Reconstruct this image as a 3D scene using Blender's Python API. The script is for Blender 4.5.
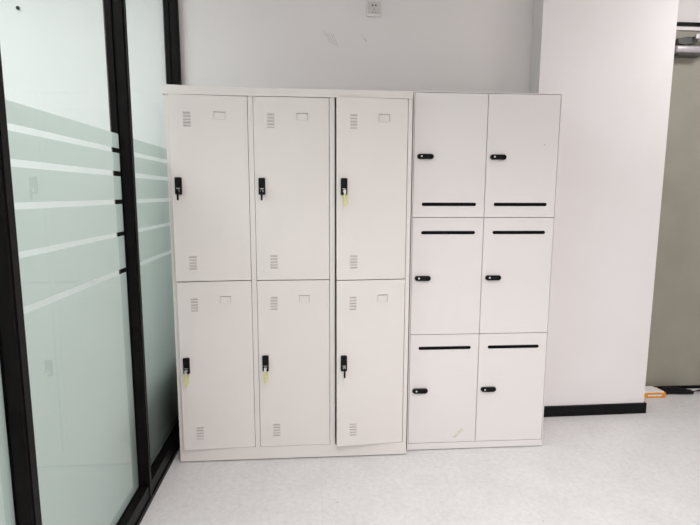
import bpy, bmesh, math, random
from mathutils import Matrix, Vector, Euler

C = bpy.context.scene
for o in list(bpy.data.objects):
    bpy.data.objects.remove(o)

# ------------------------------------------------------------------ camera
YAW, PITCH, ROLL, FPX = 0.073, 0.1362, 0.0032, 499.16
cam_data = bpy.data.cameras.new('camera')
cam = bpy.data.objects.new('camera', cam_data)
C.collection.objects.link(cam)
fw = Vector((math.sin(YAW)*math.cos(PITCH), math.cos(YAW)*math.cos(PITCH), -math.sin(PITCH)))
r0 = Vector((math.cos(YAW), -math.sin(YAW), 0))
u0 = r0.cross(fw)
rt = math.cos(ROLL)*r0 + math.sin(ROLL)*u0
up = -math.sin(ROLL)*r0 + math.cos(ROLL)*u0
cam.matrix_world = Matrix(((rt.x, up.x, -fw.x, 0.6851),
                           (rt.y, up.y, -fw.y, -2.4459),
                           (rt.z, up.z, -fw.z, 1.3635),
                           (0, 0, 0, 1)))
cam_data.sensor_width = 36.0
cam_data.lens = FPX/700*36
cam_data.clip_start = 0.05
C.camera = cam

# ------------------------------------------------------------------ world
w = bpy.data.worlds.new('world')
C.world = w
w.use_nodes = True
w.node_tree.nodes['Background'].inputs[0].default_value = (0.9, 0.95, 1.0, 1)
w.node_tree.nodes['Background'].inputs[1].default_value = 0.3

# ------------------------------------------------------------------ ceiling light panels
def area(name, loc, sx, sy, power, col=(1, 0.975, 0.97), spread=180):
    l = bpy.data.lights.new(name, 'AREA')
    l.shape = 'RECTANGLE'; l.size = sx; l.size_y = sy
    l.energy = power; l.color = col
    l.spread = math.radians(spread)          # louvred office panels throw most light downwards
    o = bpy.data.objects.new(name, l)
    o.location = loc
    C.collection.objects.link(o)
    return o

area('ceiling_lamp', (1.0, -1.75, 2.83), 1.2, 0.6, 15, spread=125)
area('ceiling_lamp', (3.35, -0.35, 2.83), 0.6, 0.6, 14.5)
area('ceiling_lamp', (1.2, -3.8, 2.83), 1.2, 0.6, 40, spread=140)
area('ceiling_lamp', (3.4, -3.0, 2.83), 1.2, 0.6, 20, spread=140)
GREEN = (0.95, 0.99, 0.985)
area('meeting_room_lamp', (-1.1, -0.75, 2.83), 1.2, 0.6, 25, GREEN)
area('meeting_room_lamp', (-1.6, -2.8, 2.83), 1.2, 0.6, 28, GREEN)

C.view_settings.view_transform = 'Standard'
C.view_settings.look = 'None'
C.view_settings.gamma = 1.0
C.view_settings.use_curve_mapping = False
C.view_settings.exposure = 0.51

# ------------------------------------------------------------------ materials
def mat(name, col, rough=0.5, metal=0.0, spec=0.5):
    m = bpy.data.materials.new(name)
    m.use_nodes = True
    b = m.node_tree.nodes['Principled BSDF']
    b.inputs['Base Color'].default_value = (*col, 1)
    b.inputs['Roughness'].default_value = rough
    b.inputs['Metallic'].default_value = metal
    b.inputs['Specular IOR Level'].default_value = spec
    return m

def N(m, t, **kw):
    n = m.node_tree.nodes.new(t)
    for k, v in kw.items():
        setattr(n, k, v)
    return n

def mottle(m, c1, c2, scale=6, detail=4, bump=0.0, bscale=200):
    """object-space noise between two close tones + fine bump"""
    nt = m.node_tree; L = nt.links
    b = nt.nodes['Principled BSDF']
    tc = N(m, 'ShaderNodeTexCoord')
    no = N(m, 'ShaderNodeTexNoise'); no.inputs['Scale'].default_value = scale; no.inputs['Detail'].default_value = detail
    L.new(tc.outputs['Object'], no.inputs['Vector'])
    r = N(m, 'ShaderNodeValToRGB')
    r.color_ramp.elements[0].position = 0.35; r.color_ramp.elements[0].color = (*c1, 1)
    r.color_ramp.elements[1].position = 0.65; r.color_ramp.elements[1].color = (*c2, 1)
    L.new(no.outputs['Fac'], r.inputs['Fac'])
    L.new(r.outputs['Color'], b.inputs['Base Color'])
    if bump:
        n2 = N(m, 'ShaderNodeTexNoise'); n2.inputs['Scale'].default_value = bscale; n2.inputs['Detail'].default_value = 3
        L.new(tc.outputs['Object'], n2.inputs['Vector'])
        bp = N(m, 'ShaderNodeBump'); bp.inputs['Strength'].default_value = bump; bp.inputs['Distance'].default_value = 0.002
        L.new(n2.outputs['Fac'], bp.inputs['Height'])
        L.new(bp.outputs['Normal'], b.inputs['Normal'])
    return r

M_wall = mat('painted_plaster', (0.80, 0.77, 0.765), 0.75)
mottle(M_wall, (0.795, 0.762, 0.755), (0.812, 0.782, 0.777), 2.5, 5, 0.12, 140)
M_wall2 = mat('meeting_room_paint', (0.82, 0.83, 0.82), 0.75)
mottle(M_wall2, (0.81, 0.825, 0.815), (0.83, 0.84, 0.83), 2.0, 4, 0.1, 140)
M_ceil = mat('ceiling_paint', (0.8, 0.79, 0.78), 0.9)
mottle(M_ceil, (0.79, 0.78, 0.77), (0.81, 0.80, 0.79), 3, 3)
M_lock = mat('locker_enamel', (0.76, 0.715, 0.69), 0.42, spec=0.35)
mottle(M_lock, (0.752, 0.706, 0.681), (0.764, 0.720, 0.696), 1.6, 3)
M_mail = mat('mail_cabinet_enamel', (0.80, 0.77, 0.76), 0.45, spec=0.35)
mottle(M_mail, (0.765, 0.728, 0.716), (0.778, 0.745, 0.735), 1.8, 3)
M_inside = mat('locker_interior', (0.5, 0.48, 0.46), 0.6)
mottle(M_inside, (0.49, 0.47, 0.45), (0.52, 0.50, 0.48), 3, 2)
M_slit_shade = mat('locker_slit_shade', (0.12, 0.11, 0.105), 0.8)
mottle(M_slit_shade, (0.33, 0.305, 0.29), (0.36, 0.335, 0.32), 30, 2)
M_black = mat('black_plastic', (0.006, 0.006, 0.007), 0.42, spec=0.14)
mottle(M_black, (0.005, 0.005, 0.006), (0.008, 0.008, 0.009), 60, 2)
M_slot = mat('black_rubber', (0.004, 0.004, 0.005), 0.8, spec=0.1)
mottle(M_slot, (0.003, 0.003, 0.004), (0.006, 0.006, 0.007), 60, 2)
M_frame = mat('black_aluminium', (0.012, 0.0105, 0.0105), 0.42, spec=0.1)
mottle(M_frame, (0.0036, 0.0030, 0.0030), (0.0058, 0.0048, 0.0048), 14, 3, 0.04, 300)
M_scuff = mat('scratched_plaster', (0.62, 0.58, 0.57), 0.8)
mottle(M_scuff, (0.58, 0.54, 0.53), (0.70, 0.66, 0.65), 80, 3)
M_base = mat('black_skirting', (0.008, 0.008, 0.0085), 0.5, spec=0.15)
mottle(M_base, (0.0035, 0.0035, 0.004), (0.0055, 0.0055, 0.006), 25, 3)
M_metal = mat('brushed_steel', (0.75, 0.74, 0.73), 0.28, 1.0)
mottle(M_metal, (0.70, 0.69, 0.68), (0.80, 0.79, 0.78), 90, 2)
M_tag = mat('yellow_green_plastic', (0.66, 0.70, 0.10), 0.45)
mottle(M_tag, (0.58, 0.58, 0.17), (0.68, 0.67, 0.26), 80, 2)
M_sock = mat('socket_plastic', (0.62, 0.59, 0.57), 0.4)
mottle(M_sock, (0.61, 0.58, 0.56), (0.63, 0.60, 0.58), 40, 2)
M_sock2 = mat('socket_rim_plastic', (0.80, 0.77, 0.73), 0.4)
mottle(M_sock2, (0.79, 0.76, 0.72), (0.81, 0.78, 0.74), 40, 2)
M_door = mat('olive_grey_laminate', (0.30, 0.28, 0.22), 0.5)
mottle(M_door, (0.285, 0.272, 0.222), (0.315, 0.300, 0.248), 4, 5)
M_closer = mat('closer_silver_paint', (0.56, 0.53, 0.54), 0.35, 0.3)
mottle(M_closer, (0.41, 0.39, 0.40), (0.45, 0.43, 0.44), 50, 2)
M_grey = mat('dark_grey_paint', (0.07, 0.07, 0.062), 0.45)
mottle(M_grey, (0.06, 0.06, 0.054), (0.08, 0.08, 0.072), 30, 2)
M_orange = mat('orange_card', (0.72, 0.30, 0.02), 0.5)
mottle(M_orange, (0.66, 0.26, 0.015), (0.78, 0.34, 0.03), 30, 3)
M_white = mat('white_card', (0.78, 0.76, 0.74), 0.6)
mottle(M_white, (0.76, 0.74, 0.72), (0.80, 0.78, 0.76), 20, 3)
M_stain = mat('tape_residue', (0.60, 0.50, 0.38), 0.6)
mottle(M_stain, (0.62, 0.55, 0.47), (0.72, 0.67, 0.61), 60, 3)
M_dark = mat('dark_block_plastic', (0.02, 0.024, 0.024), 0.6)
mottle(M_dark, (0.017, 0.02, 0.02), (0.026, 0.03, 0.03), 10, 3)
M_pouch = mat('black_nylon', (0.012, 0.012, 0.014), 0.55, spec=0.1)
mottle(M_pouch, (0.005, 0.005, 0.006), (0.009, 0.009, 0.010), 60, 3, 0.2, 300)
M_wire = mat('white_cable_sheath', (0.7, 0.68, 0.66), 0.5)
mottle(M_wire, (0.68, 0.66, 0.64), (0.72, 0.70, 0.68), 40, 2)

# vinyl floor: fine speckle + faint seams + a few scuffs
def floor_material():
    m = mat('mottled_vinyl_floor', (0.66, 0.63, 0.62), 0.42, spec=0.4)
    nt = m.node_tree; L = nt.links; b = nt.nodes['Principled BSDF']
    tc = N(m, 'ShaderNodeTexCoord')
    n1 = N(m, 'ShaderNodeTexNoise'); n1.inputs['Scale'].default_value = 42; n1.inputs['Detail'].default_value = 6; n1.inputs['Roughness'].default_value = 0.65
    n1.inputs['Distortion'].default_value = 0.6
    L.new(tc.outputs['Object'], n1.inputs['Vector'])
    r1 = N(m, 'ShaderNodeValToRGB')
    e = r1.color_ramp.elements
    e[0].position = 0.30; e[0].color = (0.600, 0.580, 0.578, 1)
    e[1].position = 0.72; e[1].color = (0.712, 0.697, 0.697, 1)
    L.new(n1.outputs['Fac'], r1.inputs['Fac'])
    n2 = N(m, 'ShaderNodeTexNoise'); n2.inputs['Scale'].default_value = 5; n2.inputs['Detail'].default_value = 5
    L.new(tc.outputs['Object'], n2.inputs['Vector'])
    r2 = N(m, 'ShaderNodeValToRGB')
    r2.color_ramp.elements[0].position = 0.3; r2.color_ramp.elements[0].color = (0.93, 0.93, 0.935, 1)
    r2.color_ramp.elements[1].position = 0.7; r2.color_ramp.elements[1].color = (1, 1, 1, 1)
    L.new(n2.outputs['Fac'], r2.inputs['Fac'])
    mx = N(m, 'ShaderNodeMixRGB', blend_type='MULTIPLY'); mx.inputs['Fac'].default_value = 1
    L.new(r1.outputs['Color'], mx.inputs['Color1']); L.new(r2.outputs['Color'], mx.inputs['Color2'])
    # seams of 0.6 m vinyl tiles
    mp = N(m, 'ShaderNodeMapping'); mp.inputs['Location'].default_value = (-0.715, 0.27, 0)
    L.new(tc.outputs['Object'], mp.inputs['Vector'])
    br = N(m, 'ShaderNodeTexBrick'); br.offset = 0.0; br.squash = 1.0
    br.inputs['Scale'].default_value = 1.0
    br.inputs['Brick Width'].default_value = 0.6; br.inputs['Row Height'].default_value = 0.6
    br.inputs['Mortar Size'].default_value = 0.0022; br.inputs['Mortar Smooth'].default_value = 0.3
    br.inputs['Color1'].default_value = (1, 1, 1, 1); br.inputs['Color2'].default_value = (1, 1, 1, 1)
    br.inputs['Mortar'].default_value = (0.945, 0.94, 0.94, 1)
    L.new(mp.outputs['Vector'], br.inputs['Vector'])
    mx2 = N(m, 'ShaderNodeMixRGB', blend_type='MULTIPLY'); mx2.inputs['Fac'].default_value = 1
    L.new(mx.outputs['Color'], mx2.inputs['Color1']); L.new(br.outputs['Color'], mx2.inputs['Color2'])
    # sparse dark specks (dirt)
    vo = N(m, 'ShaderNodeTexVoronoi'); vo.inputs['Scale'].default_value = 5.5
    L.new(tc.outputs['Object'], vo.inputs['Vector'])
    r3 = N(m, 'ShaderNodeValToRGB')
    r3.color_ramp.elements[0].position = 0.012; r3.color_ramp.elements[0].color = (0.55, 0.52, 0.50, 1)
    r3.color_ramp.elements[1].position = 0.03; r3.color_ramp.elements[1].color = (1, 1, 1, 1)
    L.new(vo.outputs['Distance'], r3.inputs['Fac'])
    mx3 = N(m, 'ShaderNodeMixRGB', blend_type='MULTIPLY'); mx3.inputs['Fac'].default_value = 1
    L.new(mx2.outputs['Color'], mx3.inputs['Color1']); L.new(r3.outputs['Color'], mx3.inputs['Color2'])
    L.new(mx3.outputs['Color'], b.inputs['Base Color'])
    bp = N(m, 'ShaderNodeBump'); bp.inputs['Strength'].default_value = 0.06; bp.inputs['Distance'].default_value = 0.002
    L.new(n1.outputs['Fac'], bp.inputs['Height']); L.new(bp.outputs['Normal'], b.inputs['Normal'])
    return m
M_floor = floor_material()

def glass_material():
    m = bpy.data.materials.new('partition_glass'); m.use_nodes = True
    nt = m.node_tree; L = nt.links
    nt.nodes.remove(nt.nodes['Principled BSDF'])
    out = nt.nodes['Material Output']
    tr = N(m, 'ShaderNodeBsdfTransparent'); tr.inputs['Color'].default_value = (0.95, 0.97, 0.963, 1)
    gl = N(m, 'ShaderNodeBsdfGlossy'); gl.inputs['Roughness'].default_value = 0.0
    gl.inputs['Color'].default_value = (0.97, 1.0, 0.99, 1)
    # reflect on the outer face only (the transparent closure does not bend rays, so an
    # inner face would give a false total reflection)
    fr = N(m, 'ShaderNodeFresnel'); fr.inputs['IOR'].default_value = 1.62
    ge = N(m, 'ShaderNodeNewGeometry')
    inv = N(m, 'ShaderNodeMath', operation='SUBTRACT'); inv.inputs[0].default_value = 1.0
    L.new(ge.outputs['Backfacing'], inv.inputs[1])
    mu = N(m, 'ShaderNodeMath', operation='MULTIPLY')
    L.new(fr.outputs['Fac'], mu.inputs[0]); L.new(inv.outputs[0], mu.inputs[1])
    mx = N(m, 'ShaderNodeMixShader')
    L.new(mu.outputs[0], mx.inputs['Fac'])
    L.new(tr.outputs[0], mx.inputs[1]); L.new(gl.outputs[0], mx.inputs[2])
    L.new(mx.outputs[0], out.inputs['Surface'])
    return m
M_glass = glass_material()

def film_material():
    m = bpy.data.materials.new('frosted_film'); m.use_nodes = True
    nt = m.node_tree; L = nt.links
    nt.nodes.remove(nt.nodes['Principled BSDF'])
    out = nt.nodes['Material Output']
    tc = N(m, 'ShaderNodeTexCoord')
    no = N(m, 'ShaderNodeTexNoise'); no.inputs['Scale'].default_value = 400
    L.new(tc.outputs['Object'], no.inputs['Vector'])
    rp = N(m, 'ShaderNodeValToRGB')
    rp.color_ramp.elements[0].color = (0.715, 0.757, 0.735, 1)
    rp.color_ramp.elements[1].color = (0.74, 0.782, 0.76, 1)
    L.new(no.outputs['Fac'], rp.inputs['Fac'])
    di = N(m, 'ShaderNodeBsdfDiffuse')
    tl = N(m, 'ShaderNodeBsdfTranslucent')
    L.new(rp.outputs['Color'], di.inputs['Color']); L.new(rp.outputs['Color'], tl.inputs['Color'])
    mx = N(m, 'ShaderNodeMixShader'); mx.inputs['Fac'].default_value = 0.85
    L.new(di.outputs[0], mx.inputs[1]); L.new(tl.outputs[0], mx.inputs[2])
    L.new(mx.outputs[0], out.inputs['Surface'])
    return m
M_film = film_material()

# ------------------------------------------------------------------ mesh helpers
def box(bm, x0, y0, z0, x1, y1, z1, mi=0):
    vs = [bm.verts.new((x, y, z)) for x in (x0, x1) for y in (y0, y1) for z in (z0, z1)]
    fs = []
    for idx in ((0, 1, 3, 2), (4, 6, 7, 5), (0, 4, 5, 1), (2, 3, 7, 6), (0, 2, 6, 4), (1, 5, 7, 3)):
        f = bm.faces.new([vs[i] for i in idx]); f.material_index = mi; fs.append(f)
    return vs, fs

def bevel_all(bm, r, seg=2):
    bmesh.ops.bevel(bm, geom=list(bm.edges), offset=r, segments=seg, affect='EDGES', profile=0.5)

def prism_xz(bm, pts, y0, y1, mi=0):
    """closed outline in the x-z plane extruded along y"""
    a = [bm.verts.new((x, y0, z)) for x, z in pts]
    b = [bm.verts.new((x, y1, z)) for x, z in pts]
    n = len(pts)
    bm.faces.new(a).material_index = mi
    bm.faces.new(b[::-1]).material_index = mi
    for i in range(n):
        f = bm.faces.new((a[i], b[i], b[(i+1) % n], a[(i+1) % n])); f.material_index = mi

def prism_yz(bm, pts, x0, x1, mi=0):
    a = [bm.verts.new((x0, y, z)) for y, z in pts]
    b = [bm.verts.new((x1, y, z)) for y, z in pts]
    n = len(pts)
    bm.faces.new(a).material_index = mi
    bm.faces.new(b[::-1]).material_index = mi
    for i in range(n):
        f = bm.faces.new((a[i], b[i], b[(i+1) % n], a[(i+1) % n])); f.material_index = mi

def pill(x0, x1, z0, z1, r=None, n=8):
    r = r if r is not None else (z1 - z0)/2
    pts = []
    for cx, cz, a0 in ((x1-r, z1-r, 0), (x0+r, z1-r, 90), (x0+r, z0+r, 180), (x1-r, z0+r, 270)):
        for k in range(n+1):
            a = math.radians(a0 + 90*k/n)
            pts.append((cx + r*math.cos(a), cz + r*math.sin(a)))
    out = []
    for q in pts:
        if not out or (abs(q[0]-out[-1][0]) + abs(q[1]-out[-1][1])) > 1e-6:
            out.append(q)
    if abs(out[0][0]-out[-1][0]) + abs(out[0][1]-out[-1][1]) < 1e-6:
        out.pop()
    return out

def disc(cx, cz, r, n=20):
    return [(cx + r*math.cos(2*math.pi*k/n), cz + r*math.sin(2*math.pi*k/n)) for k in range(n)]

def tube(bm, pts, r, n=8, mi=0):
    rings = []
    P = [Vector(p) for p in pts]
    for i, p in enumerate(P):
        d = (P[min(i+1, len(P)-1)] - P[max(i-1, 0)]).normalized()
        a = d.cross(Vector((0, 0, 1)))
        if a.length < 1e-3: a = d.cross(Vector((1, 0, 0)))
        a.normalize(); b = d.cross(a)
        rings.append([bm.verts.new(p + r*(math.cos(2*math.pi*k/n)*a + math.sin(2*math.pi*k/n)*b)) for k in range(n)])
    for i in range(len(rings)-1):
        for k in range(n):
            f = bm.faces.new((rings[i][k], rings[i][(k+1) % n], rings[i+1][(k+1) % n], rings[i+1][k]))
            f.smooth = True; f.material_index = mi
    bm.faces.new(rings[0][::-1]).material_index = mi
    bm.faces.new(rings[-1]).material_index = mi

def obj(name, bm, mats, parent=None, loc=None, rotz=0.0):
    bmesh.ops.recalc_face_normals(bm, faces=list(bm.faces))
    me = bpy.data.meshes.new(name)
    bm.to_mesh(me); bm.free()
    for m in (mats if isinstance(mats, (list, tuple)) else [mats]):
        me.materials.append(m)
    o = bpy.data.objects.new(name, me)
    C.collection.objects.link(o)
    if parent: o.parent = parent
    if loc: o.location = loc
    o.rotation_euler = (0, 0, rotz)
    return o

def empty(name, loc):
    o = bpy.data.objects.new(name, None)
    o.location = loc
    o.empty_display_size = 0.1
    C.collection.objects.link(o)
    return o

def tag(o, label=None, cat=None, group=None, kind=None):
    if label: o['label'] = label
    if cat: o['category'] = cat
    if group: o['group'] = group
    if kind: o['kind'] = kind
    return o

def one_box(name, dims, m, parent=None, bev=0, seg=2):
    bm = bmesh.new(); box(bm, *dims)
    if bev: bevel_all(bm, bev, seg)
    return obj(name, bm, m, parent)

def struct(name, dims, m, label, bev=0):
    o = one_box(name, dims, m, None, bev)
    return tag(o, label, None, None, 'structure')

# ------------------------------------------------------------------ the setting
WALL_Y = 0.527           # back wall
GX = -0.087              # glass plane of the partition
CEIL = 2.86
struct('floor', (-4.2, -5.2, -0.1, 4.8, 1.1, 0.0), M_floor, 'pale grey mottled vinyl floor with faint seams')
struct('ceiling', (-4.2, -5.2, CEIL, 4.8, 1.1, CEIL+0.1), M_ceil, 'plain white ceiling over the room')
struct('wall_back', (-0.1, WALL_Y, 0, 1.961, WALL_Y+0.12, CEIL), M_wall, 'off-white painted wall behind the lockers')
struct('wall_meeting_room', (-4.2, WALL_Y, 0, -0.1, WALL_Y+0.12, CEIL), M_wall2, 'bright white wall seen through the glass partition')
struct('wall_meeting_room_end', (-4.2, -5.2, 0, -4.1, WALL_Y, CEIL), M_wall2, 'white end wall of the room behind the glass')
struct('wall_front', (-4.2, -5.3, 0, 4.8, -5.2, CEIL), M_wall, 'off-white wall opposite the lockers')
struct('wall_right', (4.7, -5.2, 0, 4.8, 1.1, CEIL), M_wall, 'off-white wall at the right end of the room')
PX0, PX1, PY = 1.961, 2.757, 0.41
bm = bmesh.new()
def prism_xy(bm, pts, z0, z1):
    a = [bm.verts.new((x, y, z0)) for x, y in pts]
    b = [bm.verts.new((x, y, z1)) for x, y in pts]
    n = len(pts)
    bm.faces.new(a[::-1]); bm.faces.new(b)
    for i in range(n): bm.faces.new((a[i], a[(i+1) % n], b[(i+1) % n], b[i]))
prism_xy(bm, [(PX0, PY-0.012), (PX1, PY+0.004), (PX1, 0.94), (PX0, 0.94)], 0, CEIL)
tag(obj('wall_pillar', bm, M_wall), 'white wall pier projecting beside the flat-fronted cabinet', None, None, 'structure')
bm = bmesh.new()
prism_xy(bm, [(PX0, PY-0.026), (PX1+0.011, PY-0.009), (PX1+0.011, 0.795), (PX1, 0.795), (PX1, PY+0.004), (PX0, PY-0.012)], 0, 0.066)
tag(obj('baseboard_pillar', bm, M_base), 'black skirting along the foot of the white wall pier', None, None, 'structure')

# door recess to the right of the pier
DY = 0.775
struct('wall_door', (PX1, DY+0.02, 2.4594, 4.7, 0.94, CEIL), M_wall, 'white wall above the olive grey door')
struct('wall_door_side', (4.05, DY+0.02, 0, 4.7, 0.94, 2.4594), M_wall, 'white wall right of the olive grey door')
bm = bmesh.new()
box(bm, 2.83, DY, 0.016, 3.99, DY+0.045, 2.4101)
bevel_all(bm, 0.002, 1)
door = tag(obj('door_1', bm, M_door), 'tall olive grey door right of the white pier', None, None, 'structure')
bm = bmesh.new()
box(bm, 2.83, DY-0.012, 0.003, 3.99, DY-0.0005, 0.021)
tag(obj('bottom_seal', bm, M_slot, door), 'black seal strip')
bm = bmesh.new()
box(bm, PX1, DY-0.015, 2.4368, 4.05, DY+0.019, 2.4594, 0)
box(bm, 2.762, DY+0.001, 0, 2.826, DY+0.06, 2.4368, 0)
box(bm, 3.994, DY+0.001, 0, 4.05, DY+0.06, 2.4368, 0)
obj('door_frame', bm, M_frame, door)
one_box('head_strip', (2.762, DY-0.008, 2.4131, 4.05, DY+0.03, 2.4363), M_wall, door)
# hydraulic door closer on the door head
bm = bmesh.new()
box(bm, 2.9873, DY-0.060, 2.2593, 3.2092, DY-0.0005, 2.3086)
bevel_all(bm, 0.016, 4)
for f in bm.faces: f.smooth = True
obj('closer_body', bm, M_closer, door)
bm = bmesh.new()
prism_yz(bm, [(DY-0.07, 2.2455), (DY-0.0005, 2.2455), (DY-0.0005, 2.2583), (DY-0.055, 2.2583)], 2.9972, 3.1648)  # dark grey slab added as the shade under the closer
obj('closer_shade', bm, M_grey, door)
bm = bmesh.new()
prism_xz(bm, [(2.9972, 2.3490), (3.0070, 2.3165), (3.0514, 2.3115), (3.1303, 2.3244), (3.1303, 2.3579), (3.0662, 2.3599)], DY-0.055, DY-0.02)
tube(bm, [(3.0563, DY-0.04, 2.3115), (3.0563, DY-0.04, 2.2967)], 0.012, 12)
obj('closer_elbow', bm, M_grey, door)
bm = bmesh.new()
prism_xz(bm, [(3.0958, 2.3382), (3.2831, 2.3579), (3.4803, 2.3855), (3.4803, 2.4092), (3.2831, 2.3875), (3.0958, 2.3707)], DY-0.085, DY-0.058)
bevel_all(bm, 0.004, 2)
obj('closer_arm', bm, M_metal, door)

# glass partition on the left: mullions, rail, track, panes with frosted film
FRX0, FRX1 = -0.121, -0.05
MUL = [-2.835, -1.995, -1.152, -0.295, 0.526]       # right-hand (far) edge of each mullion
MW = 0.043
for i, y in enumerate(MUL):
    bm = bmesh.new()
    # mullion profile: two halves clamping the glass, with a narrow bead on the room side
    box(bm, GX+0.0045, y-MW, 0.02, FRX1, y, 2.76)
    box(bm, FRX0, y-MW, 0.02, GX-0.0055, y, 2.76)
    box(bm, GX-0.0054, y-MW+0.008, 0.02, GX+0.0044, y-0.008, 2.76)
    box(bm, FRX1, y-MW+0.009, 0.02, FRX1+0.004, y-0.009, 2.76)
    tag(obj('trim_%d' % (i+1), bm, M_frame), 'black aluminium upright of the glass partition', None, 'uprights of the glass partition', 'structure')
bm = bmesh.new()
segs = [(-4.9, MUL[0]-MW)] + [(MUL[k], MUL[k+1]-MW) for k in range(4)]
for a, b in segs:
    box(bm, GX+0.0045, a, 0.022, FRX1, b, 0.082)
    box(bm, FRX0, a, 0.022, GX-0.0055, b, 0.082)
    box(bm, GX+0.0045, a, 2.70, FRX1, b, 2.76)
    box(bm, FRX0, a, 2.70, GX-0.0055, b, 2.76)
tag(obj('trim_6', bm, M_frame), 'black rails along foot and head of the glass partition', None, None, 'structure')
bm = bmesh.new()
box(bm, FRX0-0.004, -4.9, 0.0, FRX1+0.006, WALL_Y-0.001, 0.02)
tag(obj('trim_7', bm, M_frame), 'black floor track under the glass partition', None, None, 'structure')
struct('trim_8', (FRX0, -5.19, 2.76, FRX1, WALL_Y-0.001, CEIL), M_wall, 'white bulkhead above the glass partition')
BANDS = [(0.084, 1.0415), (1.0605, 1.1925), (1.2095, 1.321), (1.339, 1.4312), (1.4513, 1.5225), (1.5415, 1.5985)]
names = ['glass pane nearest the camera at far left', 'second clear and frosted glass pane left of the black upright',
         'clear and frosted glass pane between two black uprights at left', 'narrow-looking glass pane beside the six-door locker']
for k, (a, b) in enumerate(segs[1:]):
    bm = bmesh.new()
    box(bm, GX-0.004, a-0.006, 0.06, GX+0.004, b+0.006, 2.72)
    g = tag(obj('window_%d' % (k+1), bm, M_glass), names[k], None, None, 'structure')
    bm = bmesh.new()
    for z0, z1 in BANDS:
        box(bm, GX-0.0052, a+0.001, z0, GX-0.0042, b-0.001, z1)
    tag(obj('frosted_film', bm, M_film, g), 'frosted film cut by clear horizontal stripes')

# ------------------------------------------------------------------ six-door steel locker
W, H, D = 1.163, 1.85, 0.495
lk = tag(empty('locker_cabinet', (0, 0, 0)),
         'six-door white steel locker with upright black locks, left of the two cabinets', 'locker')
T = 0.0012
cols = [(0.0215, 0.3785), (0.406, 0.762), (0.7960, 1.1415)]
ZR = {'up': (0.9435, 1.8145), 'lo': (0.0735, 0.9395)}
bm = bmesh.new()
Z0 = 0.006
box(bm, 0, 0, Z0, 0.0195, D, 1.8185)                      # left side + stile
box(bm, W-0.0195, 0, Z0, W, D, 1.8155)
box(bm, 0, 0.0301, 1.8186, 0.0194, D, H)
box(bm, W-0.0194, 0.0301, 1.8156, W, D, H)
for (a, b) in ((cols[0][1], cols[1][0]), (cols[1][1], cols[2][0])):
    box(bm, a+0.002, 0.0, 0.0721, min(b-0.002, a+0.0265), 0.03, 1.8159)
    m_ = (a+b)/2
    box(bm, m_-0.002, 0.03, 0.0721, m_+0.002, D-0.002, 1.8159)
prism_xz(bm, [(-0.009, 1.8625), (0.14, 1.8575), (0.40, 1.853), (W, 1.8505), (W, 1.816), (0.40, 1.8165), (-0.009, 1.8195)], -0.004, 0.03)   # slightly bowed top rail
box(bm, 0.0195, 0.03, H-0.004, W-0.0195, D, H)       # top sheet
box(bm, 0.0195, 0, Z0, W-0.0195, 0.03, 0.072)        # plinth
box(bm, 0.0195, 0.03, 0.060, W-0.0195, D, 0.064)     # bottom sheet
box(bm, 0.0195, D-0.002, 0.064, W-0.0195, D, H-0.004)
for a, b in cols:
    box(bm, a+0.004, 0.024, 0.925, b-0.004, D-0.003, 0.955)   # shelf between the tiers
for i, m_ in enumerate([0.0]): pass
obj('body', bm, M_lock, lk)
for x in (0.05, W-0.05):
    for y in (0.045, D-0.05):
        bm = bmesh.new()
        prism = disc(0, 0, 0.02, 16)
        a = [bm.verts.new((x+p[0], y+p[1], 0)) for p in prism]
        b = [bm.verts.new((x+p[0], y+p[1], 0.060)) for p in prism]
        bm.faces.new(a[::-1]); bm.faces.new(b)
        for q in range(16): bm.faces.new((a[q], a[(q+1) % 16], b[(q+1) % 16], b[q]))
        obj('foot', bm, M_black, lk)

def louvre(bm, x0, x1, z):
    """pressed louvre: hood that sticks out at its upper edge, open below"""
    prism_yz(bm, [(0.0, z+0.0008), (-0.0036, z+0.0008), (-0.0036, z-0.0002), (0.0, z-0.0062)], x0, x1)

def vent(door, x0, x1, ztop, n=5, pitch=0.0146):
    bm = bmesh.new()
    for k in range(n):
        z = ztop - k*pitch - 0.006
        louvre(bm, x0, x1, z)
        box(bm, x0+0.001, -0.0012, z-0.0080, x1-0.001, -0.0001, z-0.0058, 1)      # dark strip painted as the slit's shade under the hood
    return obj('vent', bm, [M_lock, M_slit_shade], door)

def upright_lock(door, cx, zc):
    bm = bmesh.new()
    prism_xz(bm, pill(cx-0.0155, cx+0.0155, zc-0.040, zc+0.040, 0.004, 3), -0.013, -0.0002)
    bmesh.ops.bevel(bm, geom=[e for e in bm.edges if all(abs(v.co.y+0.013) < 1e-5 for v in e.verts)], offset=0.003, segments=2, affect='EDGES')
    # finger recess lip
    prism_xz(bm, pill(cx-0.011, cx+0.011, zc-0.004, zc+0.033, 0.004, 3), -0.0148, -0.0131)
    obj('lock', bm, M_black, door)
    bm = bmesh.new()
    prism_xz(bm, disc(cx, zc-0.023, 0.0075), -0.0185, -0.0131)
    prism_xz(bm, pill(cx-0.009, cx+0.009, zc-0.0125, zc-0.0095, 0.001, 2), -0.0146, -0.0131)
    tag(obj('lock_cylinder', bm, M_metal, door), 'silver key cylinder')

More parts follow.
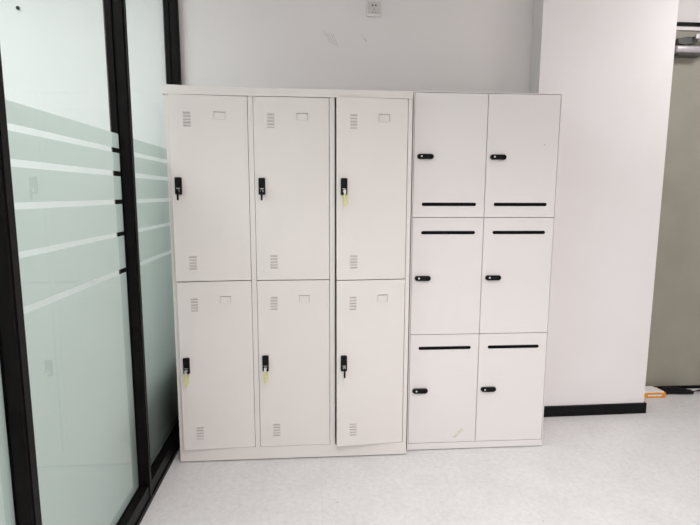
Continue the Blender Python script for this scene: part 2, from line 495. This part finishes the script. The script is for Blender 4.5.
def card_holder(door, x0, x1, z0, z1):
    bm = bmesh.new()
    t = 0.0035
    prism_yz(bm, [(-0.0001, z1), (-0.004, z1), (-0.004, z1-0.001), (-0.0001, z1-t-0.001)], x0, x1)
    box(bm, x0, -0.0035, z0, x0+0.0025, -0.0001, z1-t-0.001)
    box(bm, x1-0.0025, -0.0035, z0, x1, -0.0001, z1-t-0.001)
    box(bm, x0+t, -0.0012, z0, x1-t, -0.0001, z0+0.0015)
    box(bm, x0+0.0025, -0.0008, z1-t-0.0026, x1-0.0025, -0.0001, z1-t-0.001, 1)  # dark lines here and below are painted as the holder's shadow gap
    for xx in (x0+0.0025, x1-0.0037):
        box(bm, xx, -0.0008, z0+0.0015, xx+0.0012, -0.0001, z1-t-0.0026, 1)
    obj('card_holder', bm, [M_lock, M_slit_shade], door)

OPEN = {(0, 'up'): 0.026, (1, 'up'): 0.004, (2, 'up'): 0.026, (0, 'lo'): 0.016, (1, 'lo'): 0.003, (2, 'lo'): 0.030}
lock_points = {}
for ci, (a, b) in enumerate(cols):
    for tier in ('up', 'lo'):
        z0, z1 = ZR[tier]
        wd = b - a
        ang = OPEN[(ci, tier)]/wd
        bm = bmesh.new()
        # folded sheet door: front skin with returned edges
        box(bm, -wd, 0, z0, 0, 0.019, z1)
        bevel_all(bm, 0.0018, 2)
        d = obj('door', bm, M_lock, lk, (b, 0, 0), ang)
        lx = lambda X: X - b           # wall x -> door x
        vent(d, lx(a+0.064), lx(a+0.098), (1.745 if tier == 'up' else 0.866))
        vent(d, lx(a+0.066), lx(a+0.102), (1.074 if tier == 'up' else 0.203))
        if tier == 'up': card_holder(d, lx(a+0.2005), lx(a+0.2575), 1.708, 1.744)
        else:            card_holder(d, lx(a+0.2045), lx(a+0.2585), 0.828, 0.868)
        zc = 1.399 if tier == 'up' else 0.520
        cx = lx(a + (0.034 if ci == 1 else (0.032 if ci == 0 else 0.035)))
        upright_lock(d, cx, zc)
        M = Matrix.Translation((b, 0, 0)) @ Matrix.Rotation(ang, 4, 'Z')
        lock_points[(ci, tier)] = (M @ Vector((cx, -0.0187, zc-0.023)), ang)

# keys in the locks (each can be pulled out: a thing of its own)
def key(ci, tier, yellow, label):
    p, ang = lock_points[(ci, tier)]
    k = tag(empty('key', p), label, 'key', 'keys in the locker locks')
    k.rotation_euler = (0, 0, ang)
    bm = bmesh.new()
    box(bm, -0.001, -0.012, -0.004, 0.001, 0.0, 0.004)                       # blade going into the cylinder
    obj('blade', bm, M_metal, k)
    if yellow:
        bm = bmesh.new()
        prism_xz(bm, pill(-0.006, 0.006, -0.012, 0.008, 0.005, 4), -0.0145, -0.0121)
        obj('bow', bm, M_metal, k)
        bm = bmesh.new()
        prism_xz(bm, pill(-0.0062, 0.0048, -0.072, -0.0125, 0.004, 4), -0.0145, -0.0115)
        prism_xz(bm, pill(0.010, 0.0135, -0.058, -0.014, 0.0015, 3), -0.0135, -0.0125)
        tube(bm, [(0.0, -0.0135, -0.013), (0.004, -0.0135, -0.010), (0.0115, -0.013, -0.016)], 0.0008, 6)
        tag(obj('key_tag', bm, M_tag, k), 'yellow-green plastic tag')
    else:
        bm = bmesh.new()
        prism_xz(bm, pill(-0.005, 0.005, -0.014, 0.006, 0.004, 4), -0.0145, -0.0121)
        prism_xz(bm, pill(-0.0045, 0.0045, -0.044, -0.0135, 0.004, 4), -0.0148, -0.0118)
        obj('bow', bm, M_black, k)
        bm = bmesh.new()
        prism_xz(bm, [(-0.0018, -0.0445), (0.0018, -0.0445), (0.0018, -0.058), (0.0, -0.066), (-0.0012, -0.062)], -0.0142, -0.0126)
        obj('spare_blade', bm, M_metal, k)
    return k
key(0, 'up', False, 'dark key hanging in the lock of the upper left locker door')
key(1, 'up', False, 'dark key hanging in the lock of the upper middle locker door')
key(2, 'up', True, 'key with yellow tag in the lock of the upper right locker door')
key(0, 'lo', True, 'key with yellow tag in the lock of the lower left locker door')
key(1, 'lo', True, 'key with yellow tag in the lock of the lower middle locker door')
key(2, 'lo', False, 'dark key hanging in the lock of the lower right locker door')

# ------------------------------------------------------------------ flat-fronted mail cabinet
XA, XB, Y2, H2, D2 = 1.1765, 1.9225, 0.0406, 1.8610, 0.335
mc = tag(empty('mail_cabinet', (XA, Y2, 0)),
         'white flat-fronted six-door cabinet with black posting slots, against the wall pier', 'cabinet')
w2 = XB - XA
bm = bmesh.new()
zb = 0.005
e = 0.0045
box(bm, 0, 0, zb, e, D2, H2)
box(bm, w2-e, 0, zb, w2, D2, H2)
box(bm, e, 0, H2-0.004, w2-e, D2, H2)
box(bm, e, 0, zb, w2-e, D2, 0.040)
box(bm, e, 0.021, 0.040, w2-e, D2, H2-0.004)
obj('body', bm, M_mail, mc)
for x in (0.05, w2-0.05):
    for y in (0.04, D2-0.05):
        one_box('foot', (x-0.018, y-0.018, 0, x+0.018, y+0.018, 0.005), M_black, mc)
rows = [(0.0425, 0.6385), (0.6415, 1.2460), (1.2490, 1.8545)]
midx = 1.548 - XA
dcols = [(e+0.0022, midx-0.0014), (midx+0.0014, w2-e-0.0022)]
for ri, (z0, z1) in enumerate(rows):
    for ci, (a, b) in enumerate(dcols):
        bm = bmesh.new()
        box(bm, a, 0.0, z0, b, 0.0195, z1)
        bevel_all(bm, 0.0012, 2)
        d = obj('door', bm, M_mail, mc, (0, 0, 0))
        sx0 = (1.2265 if ci == 0 else 1.596) - XA
        sx1 = (1.5045 if ci == 0 else 1.8725) - XA
        sz = (0.567, 1.1715, 1.314)[ri]
        bm = bmesh.new()
        prism_xz(bm, pill(sx0, sx1, sz-0.0085, sz+0.0085, None, 6), -0.0008, -0.0001)
        tag(obj('mail_slot', bm, M_slot, d), 'black posting slot')
        lx0 = (1.1985 if ci == 0 else 1.567) - XA
        lz = (0.336, 0.938, 1.549)[ri]
        bm = bmesh.new()
        prism_xz(bm, pill(lx0, lx0+0.082, lz-0.0125, lz+0.0125, None, 8), -0.012, -0.0001)
        bmesh.ops.bevel(bm, geom=[q for q in bm.edges if all(abs(v.co.y+0.012) < 1e-5 for v in q.verts)], offset=0.004, segments=3, affect='EDGES')
        prism_xz(bm, pill(lx0+0.034, lx0+0.072, lz-0.004, lz+0.004, None, 5), -0.0135, -0.0121)
        tag(obj('lock', bm, M_black, d), 'pill-shaped black lock')
        bm = bmesh.new()
        prism_xz(bm, disc(lx0+0.020, lz+0.001, 0.0046), -0.0142, -0.0121)
        tag(obj('lock_button', bm, M_metal, d), 'silver lock button')
        if (ri, ci) == (0, 0):
            bm = bmesh.new()
            c0 = Vector((1.452-XA, 0, 0.092))
            prism_xz(bm, [(c0.x-0.030, c0.z-0.022), (c0.x-0.014, c0.z-0.026), (c0.x+0.030, c0.z+0.016), (c0.x+0.020, c0.z+0.026), (c0.x-0.004, c0.z+0.008)], -0.0004, -0.0001)
            tag(obj('tape_residue', bm, M_stain, d), 'pale brown smear of old tape')
        if (ri, ci) == (2, 1):
            bm = bmesh.new()
            prism_xz(bm, disc(1.846-XA, 1.612, 0.004, 10), -0.0005, -0.0001)
            tag(obj('scuff_mark', bm, M_inside, d), 'small grey dot')

# scuffs on the back wall
wb = bpy.data.objects['wall_back']
bm = bmesh.new()
prism_xz(bm, [(0.973, 2.243), (0.979, 2.247), (0.996, 2.226), (0.992, 2.222)], WALL_Y-0.0006, WALL_Y-0.0001)
prism_xz(bm, [(0.964, 2.256), (0.969, 2.258), (0.972, 2.251), (0.967, 2.250)], WALL_Y-0.0006, WALL_Y-0.0001)
for k in range(5):
    prism_xz(bm, [(0.745+0.014*k, 2.275-0.004*k), (0.748+0.014*k, 2.276-0.004*k), (0.785+0.012*k, 2.215-0.006*k), (0.782+0.012*k, 2.214-0.006*k)], WALL_Y-0.0004, WALL_Y-0.0001)
tag(obj('scuff_mark', bm, M_scuff, wb), 'grey scratch marks')

# ------------------------------------------------------------------ wall socket
sk = tag(empty('wall_socket', (1.034, WALL_Y, 2.400)), 'square grey five-hole wall socket above the locker', 'socket')
bm = bmesh.new()
box(bm, -0.043, -0.009, -0.043, 0.043, -0.0003, 0.043)
bevel_all(bm, 0.0025, 2)
obj('cover_plate', bm, M_sock2, sk)
bm = bmesh.new()
box(bm, -0.036, -0.0105, -0.029, 0.036, -0.0088, 0.037)
bevel_all(bm, 0.0006, 1)
obj('inner_panel', bm, M_sock, sk)
for dx in (-0.009, 0.009):
    bm = bmesh.new(); box(bm, dx-0.0036, -0.0112, 0.012, dx+0.0036, -0.0106, 0.021); obj('pin_hole', bm, M_slot, sk)
bm = bmesh.new(); box(bm, -0.0016, -0.0112, -0.009, 0.0016, -0.0106, -0.002); obj('pin_hole', bm, M_slot, sk)
for dx in (-1, 1):
    bm = bmesh.new()
    prism_xz(bm, [(dx*0.006, -0.019), (dx*0.0085, -0.0175), (dx*0.011, -0.0225), (dx*0.0085, -0.024)], -0.0112, -0.0106)
    obj('pin_hole', bm, M_slot, sk)

# ------------------------------------------------------------------ things at the foot of the door
bx = tag(empty('paper_box', (2.90, 0.70, 0)), 'flat orange and white box on the floor beside the white pier', 'box')
bm = bmesh.new()
box(bm, -0.12, -0.075, 0, 0.165, 0.025, 0.036)
bevel_all(bm, 0.003, 2)
obj('carton', bm, M_orange, bx)
bm = bmesh.new()
prism_xy = [(-0.119, -0.072), (0.15, -0.072), (0.13, 0.023), (-0.119, 0.023)]
a = [bm.verts.new((x, y, 0.0365)) for x, y in prism_xy]
b = [bm.verts.new((x*0.99, y*0.98, 0.045)) for x, y in prism_xy]
bm.faces.new(a[::-1]); bm.faces.new(b)
for q in range(4): bm.faces.new((a[q], a[(q+1) % 4], b[(q+1) % 4], b[q]))
obj('lid', bm, M_white, bx)
one_box('print_label', (0.035, -0.0758, 0.013, 0.135, -0.0752, 0.023), M_white, bx)

# black flat pouch
bm = bmesh.new()
random.seed(4)
n, mseg = 26, 12
rings = []
for i in range(n+1):
    t = i/n
    x = 3.085 + 0.215*t
    hgt = 0.018 + 0.024*math.sin(math.pi*min(1, t*1.05+0.02))**0.6 * (1-0.35*t)
    wd = 0.012 + 0.034*math.sin(math.pi*(0.08+0.84*t))**0.5
    yy = 0.700 + 0.006*math.sin(5*t)
    ring = []
    for k in range(mseg):
        a_ = 2*math.pi*k/mseg
        jit = 0.0025*random.uniform(-1, 1)
        ring.append(bm.verts.new((x, yy + wd*math.cos(a_), max(0.0006, hgt/2 + (hgt/2+jit)*math.sin(a_)))))
    rings.append(ring)
for i in range(n):
    for k in range(mseg):
        f = bm.faces.new((rings[i][k], rings[i][(k+1) % mseg], rings[i+1][(k+1) % mseg], rings[i+1][k])); f.smooth = True
bm.faces.new(rings[0][::-1]); bm.faces.new(rings[-1])
tag(obj('nylon_pouch', bm, M_pouch), 'black crumpled pouch lying on the floor at the foot of the door', 'pouch')

def cable(pts, r, m, label, name='cable'):
    # Catmull-Rom through the points
    P = [Vector(p) for p in pts]
    out = []
    for i in range(len(P)-1):
        p0, p1, p2, p3 = P[max(i-1, 0)], P[i], P[i+1], P[min(i+2, len(P)-1)]
        for s in range(8):
            t = s/8
            out.append(0.5*((2*p1) + (p2-p0)*t + (2*p0-5*p1+4*p2-p3)*t*t + (3*p1-p0-3*p2+p3)*t**3))
    out.append(P[-1])
    bm = bmesh.new(); tube(bm, out, r, 8)
    return tag(obj(name, bm, m), label, 'cable')
cable([(3.305, 0.705, 0.004), (3.32, 0.68, 0.018), (3.335, 0.66, 0.034), (3.35, 0.68, 0.02), (3.36, 0.71, 0.006), (3.38, 0.69, 0.014), (3.40, 0.66, 0.004), (3.47, 0.65, 0.004)],
      0.0035, M_black, 'thin black looped cable on the floor right of the black pouch')
cable([(3.315, 0.645, 0.0045), (3.36, 0.63, 0.0045), (3.395, 0.715, 0.0045), (3.44, 0.73, 0.0045), (3.55, 0.71, 0.0045)],
      0.004, M_wire, 'thin white cable on the floor at the right edge of the photo')

# ------------------------------------------------------------------ seen through the glass
ct = tag(empty('shade_block', (-0.396, 0.11, 0)), 'dark crate added behind the frosted glass to darken it low down', 'block')
bm = bmesh.new()
box(bm, -0.25, -0.52, 0.0, 0.25, 0.38, 0.44)  # added dark block, sized to darken the film in front of it
bevel_all(bm, 0.012, 2)
obj('shade_block_body', bm, M_dark, ct)
bm = bmesh.new()
box(bm, -0.265, -0.53, 0.4405, 0.26, 0.39, 0.475)
bevel_all(bm, 0.008, 2)
obj('shade_block_lid', bm, M_dark, ct)
hk = tag(empty('wall_hook', (-0.895, WALL_Y, 2.351)), 'tiny dark hook high on the white wall behind the glass', 'hook')
bm = bmesh.new()
prism_xz(bm, disc(0, 0, 0.010, 14), -0.004, -0.0004)
obj('hook_plate', bm, M_frame, hk)
bm = bmesh.new()
tube(bm, [(0, -0.004, 0), (0.003, -0.016, -0.002), (0.008, -0.022, -0.008), (0.010, -0.020, -0.002)], 0.0035, 8)
obj('hook_arm', bm, M_frame, hk)
